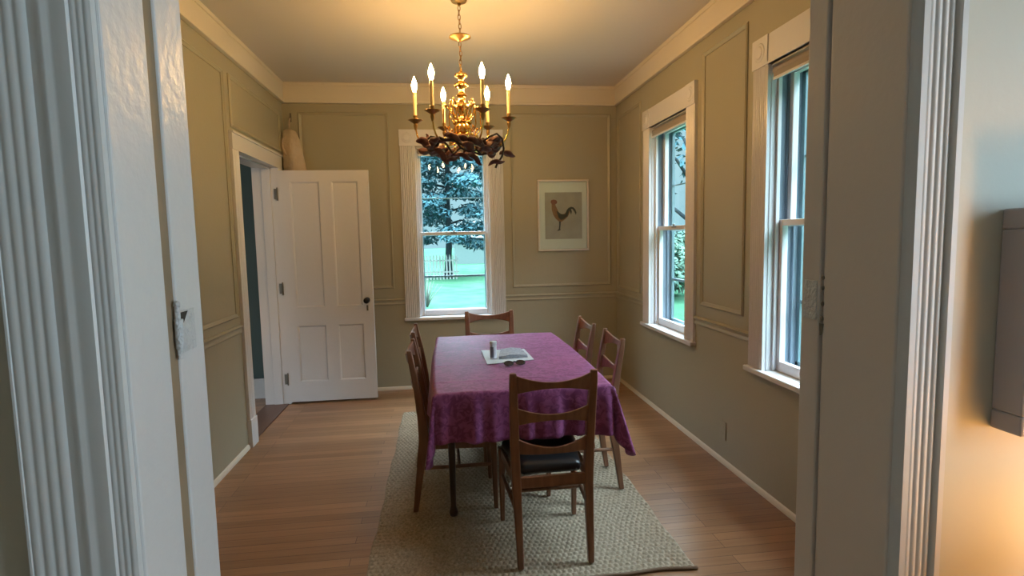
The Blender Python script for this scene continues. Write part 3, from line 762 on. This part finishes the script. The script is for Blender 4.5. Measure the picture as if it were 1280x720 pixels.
# dried garland lying on the arms
gd = empty('leaf_garland', (CHX, CHY, 0)); tag(gd, 'dark reddish-brown dried leaf garland draped on chandelier arms', 'garland')
random.seed(11)
m = MB(); P = []
for j in range(90):
    t_ = 2*PI*j/90; rr = .205+.028*math.sin(3*t_+1)+.012*math.sin(11*t_); P.append((rr*math.cos(t_), rr*math.sin(t_), 2.005+.018*math.sin(5*t_)+.008*math.sin(13*t_)))
m.tube(P, .009, 8, closed=True)
for (pts) in ([(.10, -.19, 2.0), (.15, -.21, 2.03), (.19, -.19, 2.05), (.225, -.15, 2.03), (.235, -.14, 1.97), (.22, -.16, 1.92), (.19, -.18, 1.88), (.18, -.185, 1.855)],
              [(-.22, -.06, 2.03), (-.19, -.12, 2.045), (-.14, -.15, 2.03), (-.10, -.18, 1.99), (-.07, -.19, 1.94)],
              [(-.05, -.2, 2.01), (-.02, -.21, 1.965), (.02, -.21, 1.945), (.07, -.2, 1.955), (.10, -.19, 1.93)]):
    m.tube(pts, .006, 8)
m.build('vine', M['vinestem'], gd, smooth=True)
def leafblob(c, l, w_, th, dz=0, tl=0):
    m = MB(); R_ = Matrix.Rotation(th, 3, 'Z') @ Matrix.Rotation(tl, 3, 'Y'); n, k2 = 14, 10; rings = []
    c = Vector(c)
    for i in range(k2+1):
        t_ = i/k2; wd = w_*math.sin(PI*min(max(t_, .03), .97))**.6*(1+.12*math.sin(t_*13)); x = -l+2*l*t_
        rings.append([c+R_ @ Vector((x, wd*math.cos(2*PI*j/n), .6*wd*math.sin(2*PI*j/n)+.010*math.sin(t_*5)+.25*wd*math.cos(2*PI*j/n)**2)) for j in range(n)])
    m.loft(rings); return m.build('dried_leaf', M['vine'], gd, smooth=True)
for j in range(34):
    t_ = 2*PI*j/34+random.uniform(-.08, .08); rr = .205+random.uniform(-.035, .035)
    leafblob((rr*math.cos(t_), rr*math.sin(t_), 2.0+random.uniform(-.035, .03)), random.uniform(.036, .055), random.uniform(.024, .036), t_+PI/2+random.uniform(-.6, .6), 0, random.uniform(-.5, .5))
for c, l, w_, th, tl in (((-.235, -.08, 2.015), .045, .040, .3, .2), ((-.215, -.07, 2.05), .02, .01, 1.0, 1.2), ((-.13, -.17, 1.925), .06, .03, .2, .7), ((-.075, -.18, 1.90), .04, .024, .1, -.6),
                         ((.0, -.2, 1.915), .05, .026, 0, .15), ((.065, -.19, 1.90), .045, .024, .2, .5), ((.185, -.18, 1.885), .05, .024, .1, -.35), ((.265, -.10, 1.945), .045, .026, .2, .05), ((.25, -.08, 1.95), .04, .026, .5, -.1)):
    leafblob(c, l, w_, th, 0, tl)

# ------------------------------------------------------------------ rooster picture on the back wall
pc = empty('rooster_picture', (1.176, YB-.0005, 1.306)); tag(pc, 'white framed print of a rooster on the back wall', 'picture')
hw, hh = .2525, .687
m = MB(); b_ = .017
m.box(-hw, hw, -.026, 0, 0, b_); m.box(-hw, hw, -.026, 0, hh-b_, hh); m.box(-hw, -hw+b_, -.026, 0, b_, hh-b_); m.box(hw-b_, hw, -.026, 0, b_, hh-b_)
m.build('frame', M['frame'], pc, bevel=.003)
m = MB(); m.box(-hw+.02, hw-.02, -.012, -.002, .02, hh-.02); m.build('mat_board', M['matboard'], pc)
def PX(u, v, d=0): return (-hw+(u-55)/283*2*hw, hh-(v-42)/401*hh)
x0, z1 = PX(95, 112); x1, z0 = PX(301, 376)
m = MB(); m.box(x0, x1, -.0135, -.012, z0, z1); pt = m.build('rooster_print', M['print'], pc)
def poly(pts, mt, y, name='rooster_figure'):
    m = MB(); q_ = [PX(*p) for p in pts]; m.loft([[(x, -y, z) for x, z in q_], [(x, -y+.0006, z) for x, z in q_]]); m.build(name, mt, pt)
poly([(132,178),(150,178),(156,190),(162,205),(170,222),(182,234),(200,235),(214,222),(225,208),(236,208),(232,228),(222,248),(208,262),(195,272),(182,280),(168,274),(152,258),(140,238),(132,208)], M['r1'], .0142)
poly([(126,166),(130,156),(142,152),(156,155),(163,164),(162,173),(152,180),(134,181)], M['r3'], .0144)
poly([(158,215),(170,224),(186,236),(206,236),(214,246),(200,262),(184,268),(170,254)], M['r2'], .0146)
poly([(172,276),(182,276),(180,298),(178,318),(180,326),(160,330),(170,318),(172,300)], M['r2'], .0146)
poly([(208,232),(216,212),(226,200),(240,194),(254,198),(264,210),(270,228),(266,240),(258,222),(248,208),(240,206),(244,222),(240,240),(234,222),(230,214),(226,228),(218,248),(208,254)], M['r2'], .0144)
m = MB(); m.box(-hw+b_, hw-b_, -.019, -.0175, b_, hh-b_); m.build('glass', M['glass'], pc)

# ------------------------------------------------------------------ canvas bag on a hook in the corner
bgm = empty('canvas_bag', (-1.315, YB, 0)); tag(bgm, 'beige canvas bag hanging in the corner above the open door', 'bag')
m = MB(); rings = []; n = 28
for i, (z, wd, dp, cx_) in enumerate(((2.445, .030, .022, -.022), (2.43, .055, .04, -.02), (2.37, .072, .055, -.014), (2.27, .082, .062, -.004), (2.15, .092, .07, .008), (2.0, .10, .078, .022), (1.8, .115, .085, .03), (1.55, .125, .09, .03), (1.3, .12, .085, .03), (1.22, .08, .06, .03), (1.2, .02, .02, .03))):
    rings.append([(cx_+wd*math.cos(2*PI*j/n)*(1+.10*math.sin(2*PI*j/n*3+i*.5)), -.095+dp*math.sin(2*PI*j/n)*(1+.12*math.sin(2*PI*j/n*5+i*.7)), z) for j in range(n)])
m.loft(rings); m.build('bag_body', M['bag'], bgm, smooth=True)
m = MB(); rings = []
for t_ in [i/8 for i in range(9)]:
    x = -.052-.028*math.sin(PI*t_); z = 2.39-.18*t_; y = -.13
    wd = .012+.028*t_
    rings.append([(x-wd*.5, y, z), (x+wd*.6, y-.028, z), (x+wd*.7, y-.008, z), (x, y+.02, z)])
m.loft(rings); m.build('bag_flap', M['bag'], bgm, smooth=True)
m = MB(); m.tube([(-.015, -.095, 2.43), (-.02, -.07, 2.50), (-.022, -.04, 2.545), (-.022, -.022, 2.56)], .006, 8); m.build('bag_strap', M['bag'], bgm, smooth=True)
hk = empty('coat_hook', (-1.337, YB, 2.56)); tag(hk, 'small metal coat hook the canvas bag hangs from', 'hook')
m = MB(); m.box(-.008, .008, -.003, 0, -.03, .05); m.build('hook_plate', M['hinge'], hk, bevel=.001)
m = MB(); m.tube([(0, -.003, -.01), (0, -.02, -.012), (0, -.032, -.004), (0, -.034, .012)], .0025, 8); m.build('hook_arm', M['hinge'], hk, smooth=True)

# outlet plate on the right wall
op = empty('wall_outlet', (XR, 3.195, .155)); tag(op, 'sage painted outlet plate low on the right wall', 'outlet')
m = MB(); m.box(-.006, 0, -.036, .036, 0, .115); m.build('outlet_plate', M['trimwall'], op, bevel=.003)
m = MB(); 
for z in (.037, .078): m.tube([(-.0075, 0, z), (-.0055, 0, z)], .014, 16)
m.build('socket', M['trimwall'], op)

# ------------------------------------------------------------------ outdoors
GZ = -.7
m = MB(); m.box(-70, 90, 5.6, 120, GZ-.2, GZ); m.box(2.4, 90, -25, 5.6, GZ-.2, GZ)
tag(m.build('lawn', M['grass']), 'bright green lawn outside the windows', 'lawn', kind='structure')
m = MB(); m.box(-3.6, 2.3, -3.25, 5.53, GZ, -.1); struct(m.build('foundation', M['siding']), 'house foundation', 'foundation')
def foliage(name, blobs, n, size, mt, parent, seed):
    random.seed(seed); m = MB()
    for (cx_, cy_, cz_, rx, ry, rz_, wgt) in blobs:
        for _ in range(int(n*wgt)):
            while True:
                p = Vector((random.uniform(-1, 1), random.uniform(-1, 1), random.uniform(-1, 1)))
                if .25 < p.length < 1: break
            c = Vector((cx_+p.x*rx, cy_+p.y*ry, cz_+p.z*rz_)); s_ = size*random.uniform(.5, 1.3)
            nr = (Vector((p.x, p.y, p.z*.5+1.0)).normalized()+Vector((random.gauss(0, .45), random.gauss(0, .45), random.gauss(0, .45)))).normalized()
            a_ = nr.cross(Vector((random.gauss(0, 1), random.gauss(0, 1), random.gauss(0, 1)))).normalized(); b_ = nr.cross(a_)
            m.add([c-a_*s_, c+b_*s_*.45, c+a_*s_, c-b_*s_*.45], [(0, 1, 2, 3)])
    return m.build(name, mt, parent)
# big drooping conifer in front of the back window
tr = empty('conifer_tree', (.25, 30, GZ)); tag(tr, 'large blue-green drooping tree on lawn seen through back window', 'tree')
m = MB(); m.tube([(0, 0, 0), (.02, 0, 1), (.1, 0, 2.2), (.05, 0, 4), (.15, 0, 7), (0, 0, 10), (0, 0, 13)], [.24, .18, .16, .14, .12, .08, .03], 10); m.build('trunk', M['bark'], tr, smooth=True)
random.seed(5); bl = []
m = MB()
for k_ in range(34):
    z = 1.9+k_*.33; an = k_*2.4; l = 3.4*(1-.05*k_/3)+random.uniform(-.5, .5); l = max(l*.9, 1)
    P = [(0, 0, z), (l*.4*math.cos(an), l*.4*math.sin(an), z+.25), (l*.75*math.cos(an), l*.75*math.sin(an), z+.05), (l*math.cos(an), l*math.sin(an), z-.45)]
    m.tube(P, [.07, .05, .03, .01], 6)
    for t_ in (.45, .75, 1.0): bl.append((l*t_*math.cos(an), l*t_*math.sin(an), z+.0-.35*t_*t_, .75, .75, .35, 1))
    if k_ < 14: bl.append((0.5*l*math.cos(an+1), .5*l*math.sin(an+1), z+.2, .9, .9, .3, 1.2))
m.build('branches', M['bark'], tr, smooth=True)
foliage('foliage', bl, 170, .145, M['leafc'], tr, 4)
# trees beyond the right-hand windows
def bush_tree(x, y, h, rad, lab, seed, mt=M['leafg'], n=1500, low=False):
    r = empty('leafy_tree' if not low else 'shrub', (x, y, GZ)); tag(r, lab, 'tree' if not low else 'shrub', None)
    random.seed(seed); m = MB()
    m.tube([(0, 0, 0), (.1, 0, h*.3), (0, .1, h*.6), (0, 0, h*.9)], [rad*.07, rad*.05, rad*.035, .02], 8)
    bl = []
    for k_ in range(9):
        an = k_*2.4; l = rad*random.uniform(.4, .8); z = h*(.12 if low else .4)+h*.5*k_/9
        m.tube([(0, 0, z*.8), (l*.6*math.cos(an), l*.6*math.sin(an), z+.2*h*.2), (l*math.cos(an), l*math.sin(an), z+.1*h)], [rad*.03, rad*.02, .01], 6)
        bl.append((l*math.cos(an), l*math.sin(an), z+.1*h, rad*.45, rad*.45, h*(.2 if low else .13), 1/9))
    m.build('trunk', M['bark'], r, smooth=True)
    foliage('foliage', bl, n, .09+.02*rad, mt, r, seed); return r
bush_tree(6.6, 18.5, 2.4, 2.2, 'pale green rounded shrub outside, seen through far right-hand window', 21, n=5000, low=True)
bush_tree(11.0, 22.5, 3.0, 2.0, 'tall pale green shrub outside beyond far right-hand window', 22, n=4500, low=True)
bush_tree(6.6, 13.5, 6.0, 2.0, 'leafy tree with hanging branches outside far right-hand window', 23, M['leafc'], n=900)
bush_tree(16.5, 21.5, 3.4, 2.6, 'broad green tree outside near right-hand window', 24, n=6000, low=True)
# white picket fence
fn = empty('picket_fence', (-2.9, 29.2, GZ)); tag(fn, 'white picket fence on lawn at left in back window view', 'fence')
for k_ in range(22):
    m = MB(); x = k_*.17; m.prism([(x-.04, 0), (x+.04, 0), (x+.04, 1.2), (x, 1.32), (x-.04, 1.2)], 'y', -.012, .012); m.build('picket', M['fence'], fn)
for z in (.35, .95): m = MB(); m.box(-.1, 3.7, .012, .05, z, z+.08); m.build('fence_rail', M['fence'], fn)
# pale outbuilding
hb = empty('outbuilding', (3.6, 46, GZ)); tag(hb, 'pale low outbuilding across lawn in back window view', 'outbuilding')
m = MB(); m.box(-2.6, 3, 0, 5, 0, 2.2); m.build('wall', M['siding'], hb)
m = MB(); m.prism([(-.3, 2.15), (5.3, 2.15), (2.5, 3.6)], 'x', -2.9, 3.3); m.build('roof', M['roof'], hb)
# bare twiggy bush and low plants under the back window
def twigs(x, y, h, n, lab, seed, grp=None, leafy=False):
    r = empty('bare_bush' if not leafy else 'low_plant', (x, y, GZ)); tag(r, lab, 'bush' if not leafy else 'plant', grp)
    random.seed(seed); m = MB()
    for k_ in range(n):
        an = random.uniform(0, 2*PI); l = h*random.uniform(.6, 1); sp_ = h*random.uniform(.15, .55)
        m.tube([(0, 0, 0), (sp_*.3*math.cos(an), sp_*.3*math.sin(an), l*.4), (sp_*math.cos(an), sp_*math.sin(an), l)], [.02*h, .013*h, .005*h], 5)
    m.build('stems', M['twig'], r, smooth=True)
    if leafy: foliage('leaves', [(0, 0, h*.5, h*.5, h*.5, h*.4, 1)], 120, .05, M['leafg'], r, seed)
twigs(-.55, 17.5, 1.1, 14, 'bare twiggy bush on lawn at left in back window view', 31)
for i, (x, y, s_) in enumerate(((.0, 13.5, .35), (.5, 13.8, .4), (.95, 13.3, .45), (-.3, 14.2, .35))):
    twigs(x, y, s_, 8, ('low leafy plant outside back window, %s' % ('second from left', 'third from left', 'rightmost by the window edge', 'leftmost below the bare bush')[i]), 40+i, 'low plants outside the back window', True)
